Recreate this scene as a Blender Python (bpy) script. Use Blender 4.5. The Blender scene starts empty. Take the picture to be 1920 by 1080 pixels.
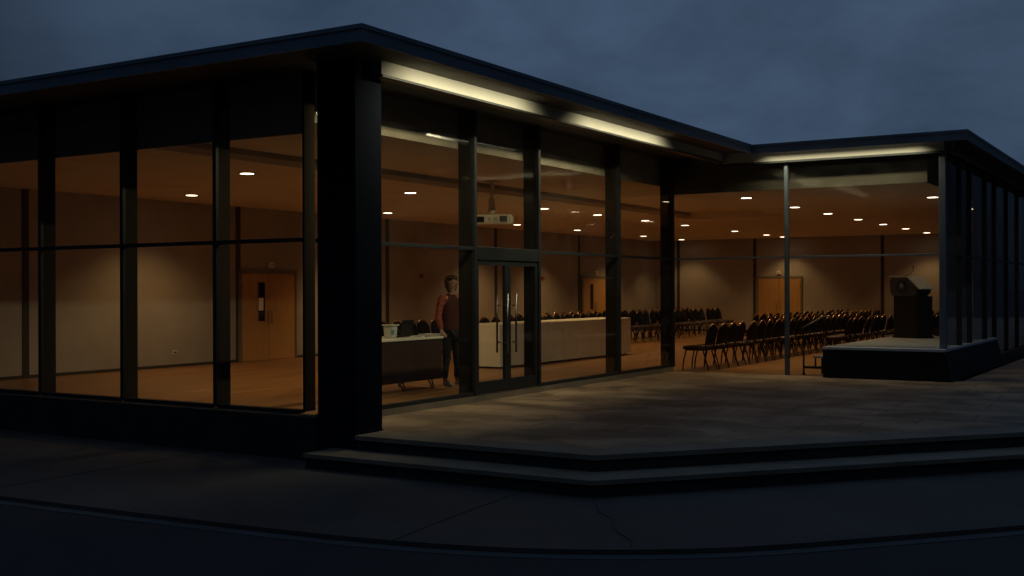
import bpy, bmesh, math, random
from mathutils import Vector, Matrix, Euler
R = math.radians
random.seed(7)
scene = bpy.context.scene
col = scene.collection
S = 1.08          # survey units -> metres (applied to every mesh, lamp and position at the end)

# ---------------------------------------------------------------- camera
cd = bpy.data.cameras.new('camera'); cam = bpy.data.objects.new('camera', cd); col.objects.link(cam)
cam.location = (0, 0, 1.45)
cd.sensor_width = 36; cd.lens = 39.92; cd.clip_start = .1; cd.clip_end = 3000
cam.matrix_world = Matrix.Translation((0, 0, 1.45)) @ Matrix.Rotation(R(31.6), 4, 'Z') @ Matrix.Rotation(R(90.09), 4, 'X') @ Matrix.Rotation(R(-.19), 4, 'Z')
scene.camera = cam

# ---------------------------------------------------------------- dusk sky
SUN_EL, SUN_ROT = R(1.0), R(95)
w = bpy.data.worlds.new('World'); scene.world = w; w.use_nodes = True
nt = w.node_tree; nt.nodes.clear()
def N(t, kind, **kw):
    n = t.nodes.new(kind)
    for k, v in kw.items(): setattr(n, k, v)
    return n
out = N(nt, 'ShaderNodeOutputWorld'); bg = N(nt, 'ShaderNodeBackground')
sky = N(nt, 'ShaderNodeTexSky', sky_type='NISHITA'); sky.sun_disc = False
sky.sun_elevation = SUN_EL; sky.sun_rotation = SUN_ROT; sky.air_density = 1.0; sky.dust_density = 1.5; sky.ozone_density = 3.0
tc = N(nt, 'ShaderNodeTexCoord'); sep = N(nt, 'ShaderNodeSeparateXYZ')
nt.links.new(tc.outputs['Generated'], sep.inputs[0])
def M(t, op, a, b=None, c=None):
    n = N(t, 'ShaderNodeMath', operation=op)
    for i, v in enumerate((a, b, c)):
        if v is None: continue
        if isinstance(v, (int, float)): n.inputs[i].default_value = v
        else: t.links.new(v, n.inputs[i])
    return n.outputs[0]
# overcast deck: project the view direction on a flat cloud layer
zz = M(nt, 'ADD', M(nt, 'MAXIMUM', sep.outputs[2], 0.0), .35)
comb = N(nt, 'ShaderNodeCombineXYZ')
nt.links.new(M(nt, 'DIVIDE', sep.outputs[0], zz), comb.inputs[0]); nt.links.new(M(nt, 'DIVIDE', sep.outputs[1], zz), comb.inputs[1])
n1 = N(nt, 'ShaderNodeTexNoise'); n1.inputs['Scale'].default_value = 3.4; n1.inputs['Detail'].default_value = 9; n1.inputs['Roughness'].default_value = .58; n1.inputs['Distortion'].default_value = .25
nt.links.new(comb.outputs[0], n1.inputs['Vector'])
n2 = N(nt, 'ShaderNodeTexNoise'); n2.inputs['Scale'].default_value = .9; n2.inputs['Detail'].default_value = 3
nt.links.new(comb.outputs[0], n2.inputs['Vector'])
cr = N(nt, 'ShaderNodeValToRGB'); e = cr.color_ramp.elements
e[0].position = .31; e[0].color = (.020, .037, .066, 1); e[1].position = .60; e[1].color = (.054, .088, .147, 1)
nt.links.new(M(nt, 'ADD', M(nt, 'MULTIPLY', n1.outputs[0], .50), M(nt, 'MULTIPLY', n2.outputs[0], .55)), cr.inputs[0])
# the deck is brighter straight ahead of the street, duller to both sides
dv = N(nt, 'ShaderNodeVectorMath', operation='DOT_PRODUCT'); nt.links.new(tc.outputs['Generated'], dv.inputs[0])
dv.inputs[1].default_value = Vector((-.42, .88, .27)).normalized()
br = N(nt, 'ShaderNodeMapRange'); br.inputs[1].default_value = .84; br.inputs[2].default_value = .995; br.inputs[3].default_value = .50; br.inputs[4].default_value = 1.05
nt.links.new(dv.outputs['Value'], br.inputs[0])
mul = N(nt, 'ShaderNodeMix', data_type='RGBA', blend_type='MULTIPLY'); mul.inputs[0].default_value = 1
nt.links.new(cr.outputs[0], mul.inputs[6])
brz = M(nt, 'MAXIMUM', br.outputs[0], M(nt, 'MULTIPLY', M(nt, 'POWER', M(nt, 'MAXIMUM', sep.outputs[2], 0.), 2.), 1.7))
cc = N(nt, 'ShaderNodeCombineColor'); [nt.links.new(brz, cc.inputs[i]) for i in range(3)]
nt.links.new(cc.outputs[0], mul.inputs[7])
sk = N(nt, 'ShaderNodeMix', data_type='RGBA', blend_type='MULTIPLY'); sk.inputs[0].default_value = 1; sk.inputs[7].default_value = (.0015, .0015, .0015, 1)
nt.links.new(sky.outputs[0], sk.inputs[6])
# low sky outside the bright sector is dimmed to keep its reflection off the glass
lowf = N(nt, 'ShaderNodeMapRange'); lowf.inputs[1].default_value = .12; lowf.inputs[2].default_value = .62; lowf.inputs[3].default_value = .10; lowf.inputs[4].default_value = 1.0
nt.links.new(sep.outputs[2], lowf.inputs[0])
azf = N(nt, 'ShaderNodeMapRange'); azf.inputs[1].default_value = .78; azf.inputs[2].default_value = .90; azf.inputs[3].default_value = 0.; azf.inputs[4].default_value = 1.
nt.links.new(dv.outputs['Value'], azf.inputs[0])
dim = M(nt, 'MAXIMUM', lowf.outputs[0], azf.outputs[0])
add = N(nt, 'ShaderNodeMix', data_type='RGBA', blend_type='ADD'); add.inputs[0].default_value = 1
dm = N(nt, 'ShaderNodeMix', data_type='RGBA', blend_type='MULTIPLY'); dm.inputs[0].default_value = 1; dc = N(nt, 'ShaderNodeCombineColor'); [nt.links.new(dim, dc.inputs[i]) for i in range(3)]
nt.links.new(mul.outputs[2], dm.inputs[6]); nt.links.new(dc.outputs[0], dm.inputs[7])
nt.links.new(dm.outputs[2], add.inputs[6]); nt.links.new(sk.outputs[2], add.inputs[7])
nt.links.new(add.outputs[2], bg.inputs[0]); bg.inputs[1].default_value = 1.0
nt.links.new(bg.outputs[0], out.inputs[0])

scene.view_settings.view_transform = 'Standard'; scene.view_settings.look = 'None'
scene.view_settings.exposure = 0; scene.view_settings.gamma = 1
LAMP_W = 104.0          # each ceiling downlight
EAVE_W = 10.5          # per metre of the eave lamps
LAMP_COL = (1.0, .62, .235); EAVE_COL = (1.0, .89, .55)

# ---------------------------------------------------------------- materials
def mat(name, base, rough=.6, metal=0., var=.0, scale=3., bump=0., bscale=40., spec=.5, base2=None, stretch=(1, 1, 1), coord='pos'):
    m = bpy.data.materials.new(name); m.use_nodes = True; t = m.node_tree
    b = t.nodes['Principled BSDF']; b.inputs['Roughness'].default_value = rough; b.inputs['Metallic'].default_value = metal
    b.inputs['Specular IOR Level'].default_value = spec; b.inputs['Base Color'].default_value = (*base, 1)
    if var or bump or base2:
        if coord == 'pos': src = N(t, 'ShaderNodeNewGeometry').outputs['Position']
        else: src = N(t, 'ShaderNodeTexCoord').outputs['Object']
        mp = N(t, 'ShaderNodeMapping'); mp.inputs['Scale'].default_value = stretch; t.links.new(src, mp.inputs[0])
        v = mp.outputs[0]
    if var or base2:
        n = N(t, 'ShaderNodeTexNoise'); n.inputs['Scale'].default_value = scale; n.inputs['Detail'].default_value = 7; n.inputs['Roughness'].default_value = .6
        t.links.new(v, n.inputs['Vector'])
        r = N(t, 'ShaderNodeValToRGB'); el = r.color_ramp.elements
        el[0].position = .33; el[1].position = .67
        c2 = base2 or tuple(min(1, c * (1 + var)) for c in base); c1 = base if base2 else tuple(c * (1 - var) for c in base)
        el[0].color = (*c1, 1); el[1].color = (*c2, 1)
        t.links.new(n.outputs[0], r.inputs[0]); t.links.new(r.outputs[0], b.inputs['Base Color'])
        rr = N(t, 'ShaderNodeMapRange'); rr.inputs[3].default_value = max(.02, rough - .1); rr.inputs[4].default_value = min(1, rough + .12)
        t.links.new(n.outputs[0], rr.inputs[0]); t.links.new(rr.outputs[0], b.inputs['Roughness'])
    if bump:
        n = N(t, 'ShaderNodeTexNoise'); n.inputs['Scale'].default_value = bscale; n.inputs['Detail'].default_value = 5
        t.links.new(v, n.inputs['Vector'])
        bp = N(t, 'ShaderNodeBump'); bp.inputs['Strength'].default_value = bump; bp.inputs['Distance'].default_value = .01
        t.links.new(n.outputs[0], bp.inputs['Height']); t.links.new(bp.outputs[0], b.inputs['Normal'])
    return m
def mat_tiles(name, c1, c2, mortar, bw, rh, msize, rough, rot=0., stain=.4, offset=.5, loc=(0, 0, 0), bumpd=.006, streak=(1, 1, 1), contrast=.25):
    m = bpy.data.materials.new(name); m.use_nodes = True; t = m.node_tree; b = t.nodes['Principled BSDF']
    g = N(t, 'ShaderNodeNewGeometry'); mp = N(t, 'ShaderNodeMapping'); mp.inputs['Rotation'].default_value = (0, 0, rot); mp.inputs['Location'].default_value = loc
    t.links.new(g.outputs['Position'], mp.inputs[0])
    br = N(t, 'ShaderNodeTexBrick'); br.offset = offset; br.inputs['Scale'].default_value = 1
    br.inputs['Color1'].default_value = (*c1, 1); br.inputs['Color2'].default_value = (*c2, 1); br.inputs['Mortar'].default_value = (*mortar, 1)
    br.inputs['Mortar Size'].default_value = msize; br.inputs['Mortar Smooth'].default_value = .3; br.inputs['Brick Width'].default_value = bw; br.inputs['Row Height'].default_value = rh
    t.links.new(mp.outputs[0], br.inputs['Vector'])
    ms = N(t, 'ShaderNodeMapping'); ms.inputs['Scale'].default_value = streak; t.links.new(mp.outputs[0], ms.inputs[0])
    n = N(t, 'ShaderNodeTexNoise'); n.inputs['Scale'].default_value = .9; n.inputs['Detail'].default_value = 8; n.inputs['Roughness'].default_value = .62; n.inputs['Distortion'].default_value = .6
    t.links.new(ms.outputs[0], n.inputs['Vector'])
    r = N(t, 'ShaderNodeMapRange'); r.inputs[1].default_value = .5 - contrast / 2; r.inputs[2].default_value = .5 + contrast / 2; r.inputs[3].default_value = 1 - stain; r.inputs[4].default_value = 1.12
    t.links.new(n.outputs[0], r.inputs[0])
    mx = N(t, 'ShaderNodeMix', data_type='RGBA', blend_type='MULTIPLY'); mx.inputs[0].default_value = 1
    t.links.new(br.outputs['Color'], mx.inputs[6]); c = N(t, 'ShaderNodeCombineColor'); [t.links.new(r.outputs[0], c.inputs[i]) for i in range(3)]
    t.links.new(c.outputs[0], mx.inputs[7]); t.links.new(mx.outputs[2], b.inputs['Base Color'])
    r2 = N(t, 'ShaderNodeMapRange'); r2.inputs[3].default_value = rough - .12; r2.inputs[4].default_value = rough + .15
    t.links.new(n.outputs[0], r2.inputs[0]); t.links.new(r2.outputs[0], b.inputs['Roughness'])
    n3 = N(t, 'ShaderNodeTexNoise'); n3.inputs['Scale'].default_value = 30; n3.inputs['Detail'].default_value = 4; t.links.new(g.outputs['Position'], n3.inputs['Vector'])
    h = M(t, 'ADD', M(t, 'MULTIPLY', br.outputs['Fac'], -1.), M(t, 'MULTIPLY', n3.outputs[0], .35))
    bp = N(t, 'ShaderNodeBump'); bp.inputs['Strength'].default_value = .6; bp.inputs['Distance'].default_value = bumpd
    t.links.new(h, bp.inputs['Height']); t.links.new(bp.outputs[0], b.inputs['Normal'])
    return m
def mat_glass(name, tint=(.93, .93, .91), r0=.028, smear=.008):
    m = bpy.data.materials.new(name); m.use_nodes = True; t = m.node_tree; t.nodes.clear()
    o = N(t, 'ShaderNodeOutputMaterial'); tr = N(t, 'ShaderNodeBsdfTransparent'); tr.inputs[0].default_value = (*tint, 1)
    gl = N(t, 'ShaderNodeBsdfGlossy'); gl.inputs['Roughness'].default_value = .03
    gn = N(t, 'ShaderNodeNewGeometry'); nz = N(t, 'ShaderNodeTexNoise'); nz.inputs['Scale'].default_value = 1.1; nz.inputs['Detail'].default_value = 1; t.links.new(gn.outputs['Position'], nz.inputs['Vector'])
    bpg = N(t, 'ShaderNodeBump'); bpg.inputs['Strength'].default_value = .35; bpg.inputs['Distance'].default_value = .02; t.links.new(nz.outputs[0], bpg.inputs['Height']); t.links.new(bpg.outputs[0], gl.inputs['Normal'])
    g = N(t, 'ShaderNodeNewGeometry'); d = N(t, 'ShaderNodeVectorMath', operation='DOT_PRODUCT')
    t.links.new(g.outputs['Incoming'], d.inputs[0]); t.links.new(g.outputs['Normal'], d.inputs[1])
    c = M(t, 'ABSOLUTE', d.outputs['Value']); p = M(t, 'POWER', M(t, 'SUBTRACT', 1., c), 5.)
    f = M(t, 'ADD', M(t, 'MULTIPLY', p, 1 - r0), r0)
    mx = N(t, 'ShaderNodeMixShader'); t.links.new(f, mx.inputs[0]); t.links.new(tr.outputs[0], mx.inputs[1]); t.links.new(gl.outputs[0], mx.inputs[2])
    # faint dust film
    df = N(t, 'ShaderNodeBsdfDiffuse'); df.inputs[0].default_value = (.5, .5, .48, 1)
    n = N(t, 'ShaderNodeTexNoise'); n.inputs['Scale'].default_value = 1.7; n.inputs['Detail'].default_value = 6; t.links.new(g.outputs['Position'], n.inputs['Vector'])
    k = N(t, 'ShaderNodeMapRange'); k.inputs[1].default_value = .4; k.inputs[2].default_value = .75; k.inputs[3].default_value = .001; k.inputs[4].default_value = smear
    t.links.new(n.outputs[0], k.inputs[0])
    m2 = N(t, 'ShaderNodeMixShader'); t.links.new(k.outputs[0], m2.inputs[0]); t.links.new(mx.outputs[0], m2.inputs[1]); t.links.new(df.outputs[0], m2.inputs[2])
    t.links.new(m2.outputs[0], o.inputs[0]); return m
def mat_emit(name, c, s):
    m = bpy.data.materials.new(name); m.use_nodes = True; b = m.node_tree.nodes['Principled BSDF']
    b.inputs['Base Color'].default_value = (*c, 1); b.inputs['Emission Color'].default_value = (*c, 1); b.inputs['Emission Strength'].default_value = s; return m
def mat_wood(name, c1, c2, rough=.4, sc=(1, 1, .12), scale=14):
    m = mat(name, c1, rough, base2=c2, scale=scale, stretch=sc, bump=.08, bscale=30); return m

MT = dict(
    glass=mat_glass('window_glass'),
    frame=mat('dark_anodised_aluminium', (.035, .04, .045), .42, .55, var=.15, scale=2, bump=.05),
    fin=mat('bronze_painted_aluminium', (.026, .019, .013), .75, .0, var=.12, scale=1.5, bump=.05, spec=.12),
    post=mat('grey_painted_steel', (.13, .16, .20), .45, .4, var=.1, scale=2, bump=.05),
    fascia=mat('blue_grey_sheet_metal', (.20, .24, .29), .42, .35, var=.14, scale=1.1, bump=.06, bscale=6),
    roofing=mat('roof_membrane', (.08, .085, .09), .9, var=.2),
    soffit=mat('dark_soffit_board', (.055, .05, .042), .7, var=.2, scale=1.5, bump=.1),
    eave=mat('pale_eave_board', (.36, .355, .32), .6, var=.06, scale=2.5, bump=.05, bscale=15),
    column=mat('dark_column_cladding', (.008, .011, .019), .8, .0, var=.18, scale=1.3, bump=.08, spec=.03),
    plinth=mat('dark_plinth_render', (.016, .017, .019), .85, var=.35, scale=2, bump=.3),
    wall=mat('greige_wall_paint', (.37, .325, .298), .88, var=.13, scale=.8, bump=.08, bscale=60),
    groove=mat('dark_wall_reveal', (.045, .038, .033), .8, var=.1),
    ceiling=mat('ceiling_paint', (.72, .61, .48), .85, var=.07, scale=1.2, bump=.04),
    bulk=mat('dark_bulkhead_board', (.12, .108, .09), .8, var=.15),
    door=mat_wood('orange_door_veneer', (.47, .255, .09), (.54, .30, .11), .4),
    doorframe=mat('door_frame_paint', (.17, .15, .11), .6, var=.1),
    blackglass=mat('dark_vision_glass', (.01, .012, .014), .08, var=.1),
    paper=mat('paper', (.88, .86, .78), .8, var=.04, scale=9),
    steel=mat('brushed_steel', (.22, .21, .20), .34, 1., var=.08, scale=9),
    dark_tube=mat('bronze_tube', (.05, .032, .02), .32, .9, var=.12, scale=9, coord='obj'),
    glint_tube=mat('bronze_tube_glint', (.60, .42, .26), .24, 1., var=.08, scale=9, coord='obj'),
    vinyl=mat('black_brown_vinyl', (.004, .003, .003), .6, var=.25, scale=5, bump=.15, bscale=60, coord='obj', spec=.12),
    seatv=mat('dark_red_vinyl', (.030, .008, .006), .42, var=.25, scale=5, bump=.15, bscale=60, coord='obj'),
    cloth=mat('white_table_cloth', (.82, .82, .76), .75, var=.05, scale=2, bump=.25, bscale=5),
    desk_top=mat('pale_laminate', (.85, .85, .76), .35, var=.04),
    panel=mat_wood('dark_brown_laminate', (.035, .020, .013), (.055, .032, .02), .5),
    plastic=mat('black_plastic', (.006, .006, .007), .5, var=.1, coord='obj', spec=.2),
    tub=mat('milky_plastic', (.62, .64, .58), .35, var=.08, scale=8, coord='obj'),
    cream=mat('cream_plastic', (.80, .74, .60), .5, var=.08, coord='obj'),
    grill=mat('grey_plastic_grille', (.10, .09, .08), .5, var=.1, coord='obj'),
    red=mat('red_plastic', (.35, .03, .015), .4, var=.1, coord='obj'),
    stage=mat('grey_stage_carpet', (.42, .46, .52), .9, var=.12, scale=4, bump=.4, bscale=120),
    skirt=mat('black_skirt_cloth', (.006, .006, .007), .9, var=.2, scale=5, bump=.2, bscale=9),
    lect=mat_wood('black_brown_veneer', (.006, .0045, .004), (.010, .007, .006), .5),
    lectop=mat('grey_lectern_head', (.10, .108, .11), .4, .1, var=.08, coord='obj'),
    lid=mat('pale_grey_lid', (.72, .78, .80), .28, .1, var=.05, coord='obj'),
    badge=mat('navy_badge', (.045, .06, .09), .3, .3, var=.3, scale=12, coord='obj'),
    silver=mat('silver_glint', (.85, .87, .9), .3, .3, var=.05, coord='obj'),
    skin=mat('skin', (.42, .24, .16), .55, var=.08, scale=14, coord='obj'),
    hair=mat('brown_hair', (.045, .022, .010), .5, var=.45, scale=40, bump=.6, bscale=90, stretch=(1, 1, .15), coord='obj'),
    knit=mat('red_patterned_knit', (.075, .009, .007), .9, base2=(.50, .12, .06), scale=24, bump=.4, bscale=90, coord='obj'),
    tee=mat('dark_red_knit', (.060, .010, .008), .9, var=.35, scale=12, bump=.3, bscale=90, coord='obj'),
    jeans=mat('black_trousers', (.005, .006, .008), .85, var=.2, scale=10, bump=.2, coord='obj'),
    shoe=mat('grey_green_trainers', (.42, .46, .40), .6, var=.15, coord='obj'),
    eye=mat('eye_white', (.6, .6, .58), .2, var=.02, coord='obj'),
    lamp=mat_emit('downlight_lens', (1., .80, .55), 9.),
    trim=mat('downlight_trim', (.5, .45, .38), .4, var=.05),
    tube_on=mat_emit('eave_tube', (1., .93, .68), 1.2),
    asphalt=mat('road_asphalt', (.030, .031, .034), .9, var=.3, scale=2.2, bump=.5, bscale=70),
    curb=mat('concrete_gutter', (.062, .064, .068), .8, var=.2, scale=2.5, bump=.3, bscale=40),
)
MT['terrace'] = mat_tiles('stained_stone_paving', (.36, .25, .155), (.30, .205, .125), (.11, .08, .055), 1.1, .72, .009, .55, R(-3), .55, streak=(1.0, 1.25, 1), contrast=.20)
MT['coping'] = mat('stone_coping', (.20, .165, .12), .6, var=.2, scale=2.2, bump=.3, bscale=30)
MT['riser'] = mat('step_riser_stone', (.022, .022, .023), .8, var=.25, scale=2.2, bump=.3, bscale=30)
MT['sidewalk'] = mat_tiles('concrete_pavement', (.074, .066, .060), (.074, .066, .060), (.035, .032, .03), 900, 900, .002, .7, R(0), .45, offset=0, loc=(-.2, 0, 0), streak=(.6, .8, 1), contrast=.35)
MT['floor'] = mat_tiles('wood_strip_floor', (.40, .205, .085), (.30, .145, .055), (.17, .08, .03), 1.3, .09, .0025, .36, R(90), .30, bumpd=.0015, streak=(1, 3.5, 1), contrast=.5)

# ---------------------------------------------------------------- mesh helpers
class MB:
    def __init__(s): s.bm = bmesh.new()
    def box(s, x0, x1, y0, y1, z0, z1, bev=0.):
        vs = [s.bm.verts.new(p) for p in [(x0,y0,z0),(x1,y0,z0),(x1,y1,z0),(x0,y1,z0),(x0,y0,z1),(x1,y0,z1),(x1,y1,z1),(x0,y1,z1)]]
        fs = [s.bm.faces.new([vs[i] for i in f]) for f in [(3,2,1,0),(4,5,6,7),(0,1,5,4),(1,2,6,5),(2,3,7,6),(3,0,4,7)]]
        if bev:
            es = list({e for f in fs for e in f.edges})
            bmesh.ops.bevel(s.bm, geom=es, offset=bev, segments=2, affect='EDGES', profile=.5)
        return s
    def prism(s, pts, z0, z1, axis='z'):
        def P(a, b, c):
            return {'z': (a, b, c), 'x': (c, a, b), 'y': (a, c, b)}[axis]
        lo = [s.bm.verts.new(P(a, b, z0)) for a, b in pts]; hi = [s.bm.verts.new(P(a, b, z1)) for a, b in pts]
        n = len(pts); s.bm.faces.new(lo[::-1]); s.bm.faces.new(hi)
        for i in range(n): s.bm.faces.new((lo[i], lo[(i+1) % n], hi[(i+1) % n], hi[i]))
        bmesh.ops.recalc_face_normals(s.bm, faces=s.bm.faces[:]); return s
    def tube(s, pts, r, n=8, closed=False):
        pts = [Vector(p) for p in pts]; rs = r if isinstance(r, (list, tuple)) else [r] * len(pts)
        rings = []; up = None
        for i, p in enumerate(pts):
            a = pts[i-1] if (i or closed) else p; b = pts[(i+1) % len(pts)] if (i < len(pts)-1 or closed) else p
            d = (b - a).normalized()
            if up is None: up = Vector((0, 0, 1)) if abs(d.z) < .9 else Vector((1, 0, 0))
            u = d.cross(up).normalized(); v = u.cross(d).normalized(); up = v
            rings.append([s.bm.verts.new(p + (u*math.cos(2*math.pi*k/n) + v*math.sin(2*math.pi*k/n))*rs[i]) for k in range(n)])
        m = len(rings)
        for i in range(m if closed else m-1):
            A, B = rings[i], rings[(i+1) % m]
            for k in range(n): s.bm.faces.new((A[k], A[(k+1) % n], B[(k+1) % n], B[k]))
        if not closed: s.bm.faces.new(rings[0]); s.bm.faces.new(rings[-1][::-1])
        return s
    def lathe(s, prof, c=(0, 0, 0), n=20):
        rings = []
        for r, z in prof: rings.append([s.bm.verts.new((c[0]+r*math.cos(2*math.pi*k/n), c[1]+r*math.sin(2*math.pi*k/n), c[2]+z)) for k in range(n)])
        for A, B in zip(rings, rings[1:]):
            for k in range(n): s.bm.faces.new((A[k], A[(k+1) % n], B[(k+1) % n], B[k]))
        s.bm.faces.new(rings[0][::-1]); s.bm.faces.new(rings[-1]); return s
    def ball(s, c, r, seg=12, sc=(1, 1, 1)):
        mtx = Matrix.Translation(c) @ Matrix.Diagonal((*sc, 1))
        bmesh.ops.create_uvsphere(s.bm, u_segments=seg, v_segments=seg//2+2, radius=r, matrix=mtx); return s
    def tf(s, m): bmesh.ops.transform(s.bm, matrix=m, verts=s.bm.verts[:]); return s
    def build(s, name, m, parent=None, smooth=False, **tags):
        bmesh.ops.recalc_face_normals(s.bm, faces=s.bm.faces[:])
        me = bpy.data.meshes.new(name); s.bm.to_mesh(me); s.bm.free()
        if m: me.materials.append(m)
        if smooth:
            for p in me.polygons: p.use_smooth = True
        o = bpy.data.objects.new(name, me); col.objects.link(o)
        if parent: o.parent = parent
        for k, v in tags.items(): o[k] = v
        return o
def box(x0, x1, y0, y1, z0, z1, bev=0.): return MB().box(x0, x1, y0, y1, z0, z1, bev)
def thing(name, label, cat, loc=(0, 0, 0), rz=0., group=None):
    o = bpy.data.objects.new(name, None); col.objects.link(o); o.empty_display_size = .1
    o.location = loc; o.rotation_euler = (0, 0, rz); o['label'] = label; o['category'] = cat
    if group: o['group'] = group
    return o
def dup(root, loc, rz=None, label=None, group=None):
    r = root.copy(); col.objects.link(r); r.location = loc
    if rz is not None: r.rotation_euler = (0, 0, rz)
    if label: r['label'] = label
    if group: r['group'] = group
    for ch in [o for o in CH.get(root.name, [])]:
        c = ch.copy(); col.objects.link(c); c.parent = r
        for g in CH.get(ch.name, []):
            d = g.copy(); col.objects.link(d); d.parent = c
    return r
CH = {}
def index_children():
    CH.clear()
    for o in col.objects:
        if o.parent: CH.setdefault(o.parent.name, []).append(o)
ORD = ['first', 'second', 'third', 'fourth', 'fifth', 'sixth', 'seventh', 'eighth', 'ninth', 'tenth', 'eleventh', 'twelfth', 'thirteenth', 'fourteenth', 'fifteenth', 'sixteenth', 'seventeenth', 'eighteenth', 'nineteenth', 'twentieth'] 
def ordn(i):
    if i < 20: return ORD[i]
    tens = {2: 'twenty', 3: 'thirty', 4: 'forty'}; t, u = divmod(i + 1, 10)
    return {2: 'twentieth', 3: 'thirtieth', 4: 'fortieth'}[t] if u == 0 else tens[t] + '-' + ORD[u-1]

# ---------------------------------------------------------------- setting: ground, pavement, steps, terrace
XB, YC, XD, YA = -8.15, 18.70, -3.57, 9.05      # glass planes
XW, YW = -16.8, 37.0                            # back walls
ZL, ZH = 3.155, 3.31                            # ceilings
MB().prism([(-900, -900), (900, -900), (900, 1200), (-900, 1200)], -.9, -.36).build('ground', MT['asphalt'], kind='structure')
curb = [(-40, 4.6), (-16, 5.5), (-11, 5.85), (-8.87, 5.98), (-7.49, 6.07), (-6.04, 6.17), (-4.95, 6.30), (-4.05, 6.54), (-3.28, 6.93), (-2.62, 7.45), (-1.95, 8.22), (-1.15, 9.15), (.6, 11.3), (4, 15.5), (12, 25), (30, 47)]
def smooth_line(p, it=2):
    for _ in range(it):
        q = [p[0]]
        for a, b in zip(p, p[1:]): q += [(a[0]*.75+b[0]*.25, a[1]*.75+b[1]*.25), (a[0]*.25+b[0]*.75, a[1]*.25+b[1]*.75)]
        p = q + [p[-1]]
    return p
curb = smooth_line(curb)
def offset(p, d):
    o = []
    for i, a in enumerate(p):
        q = Vector(p[min(i+1, len(p)-1)]) - Vector(p[max(i-1, 0)]); q.normalize(); o.append((a[0] + q.y*d, a[1] - q.x*d))
    return o
def strip(name, inner, outer, z0, z1, m, **t):
    b = MB(); pts = list(inner) + list(outer)[::-1]
    n = len(inner); bm = b.bm
    T = [[bm.verts.new((x, y, z)) for x, y in L] for L in (inner, outer) for z in (z0, z1)]
    il, ih, ol, oh = T
    for i in range(n-1):
        bm.faces.new((ih[i], ih[i+1], oh[i+1], oh[i])); bm.faces.new((il[i], ol[i], ol[i+1], il[i+1]))
        bm.faces.new((oh[i], oh[i+1], ol[i+1], ol[i])); bm.faces.new((ih[i+1], ih[i], il[i], il[i+1]))
    return b.build(name, m, **t)
far_side = [(x, 60) if i > len(curb)*.75 else (x, 40) for i, (x, y) in enumerate(curb)]
strip('sidewalk', far_side, curb, -.5, -.30, MT['sidewalk'], kind='structure')
strip('gutter', offset(curb, .004), offset(curb, .125), -.5, -.335, MT['curb'], kind='structure')
b = MB()
for pts in ([(-5.09, 8.44), (-5.02, 7.6), (-4.95, 6.9), (-4.87, 6.30)], [(-4.40, 8.44), (-4.10, 7.95), (-3.86, 7.74), (-3.70, 7.42), (-3.42, 7.14), (-3.36, 7.0)], [(-9.3, 8.8), (-9.2, 6.0)], [(-13.5, 8.8), (-13.3, 5.7)], [(-1.2, 12.9), (.1, 10.8)]):
    for p0, p1 in zip(pts, pts[1:]):
        a = Vector(p0); c = Vector(p1); n_ = Vector((-(c-a).y, (c-a).x)).normalized()*.0045
        b.prism([tuple(a-n_), tuple(c-n_), tuple(c+n_), tuple(a+n_)], -.2975, -.2955)
b.build('pavement_joints', MT['groove'], kind='structure')
# road concrete apron beyond the gutter
road_m = mat_tiles('worn_road_concrete', (.026, .027, .030), (.024, .025, .027), (.012, .012, .013), 4.6, 60, .012, .8, 0, .4, offset=0, loc=(.9, 0, 0), contrast=.4)
strip('road', offset(curb, .137), [(x + (3 if i > len(curb)*.7 else 0), -14) if i < len(curb)*.8 else (34, -14 + i) for i, (x, y) in enumerate(offset(curb, .13))], -.5, -.338, road_m, kind='structure')

E0, E1, E2 = (-7.80, 8.83), (-4.60, 8.83), (8.0, 24.0)
dirn = Vector((E2[0]-E1[0], E2[1]-E1[1])).normalized()
coping_w = .40
in1 = (E1[0] - .19, E1[1] + coping_w); in2 = (E2[0] - dirn.y*coping_w - .0, E2[1] + dirn.x*coping_w)
MB().prism([(XB, 9.23), in1, in2, (8, 60), (-3.3, 60), (-3.3, 19.2), (-3.3, YC+.02), (XB, YC+.02)], -.05, .0).build('terrace', MT['terrace'], kind='structure')
b = MB(); b.prism([(-7.28, 8.83), E1, E2, in2, in1, (-7.28, 9.228)], -.045, .0)
b.build('terrace_edge', MT['coping'], kind='structure')
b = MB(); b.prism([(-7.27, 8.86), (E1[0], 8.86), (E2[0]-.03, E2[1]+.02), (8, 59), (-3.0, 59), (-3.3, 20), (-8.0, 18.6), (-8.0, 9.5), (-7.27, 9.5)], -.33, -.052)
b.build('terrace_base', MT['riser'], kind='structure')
T0, T1 = (-7.6, 8.42), (-4.40, 8.49)
off = .40; T2 = (E2[0] + dirn.y*off, E2[1] - dirn.x*off)
T1 = (-4.41, 8.43)
# lower step
b = MB(); b.prism([T0, T1, T2, (E2[0]-.01, E2[1]+.02), (E1[0], 8.87), (-7.6, 8.87)], -.19, -.150); b.build('lower_step', MT['coping'], kind='structure')
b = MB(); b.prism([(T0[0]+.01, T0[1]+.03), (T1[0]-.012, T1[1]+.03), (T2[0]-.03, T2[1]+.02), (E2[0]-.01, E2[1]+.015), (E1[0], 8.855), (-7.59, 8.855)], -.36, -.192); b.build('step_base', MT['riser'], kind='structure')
# interior floor
MB().prism([(XW-.1, YA-.02), (XB-.02, YA-.02), (XB-.02, YC+.03), (XD-.02, YC+.03), (XD-.02, YW+.1), (XW-.1, YW+.1)], -.2, .002).build('floor', MT['floor'], kind='structure')

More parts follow.
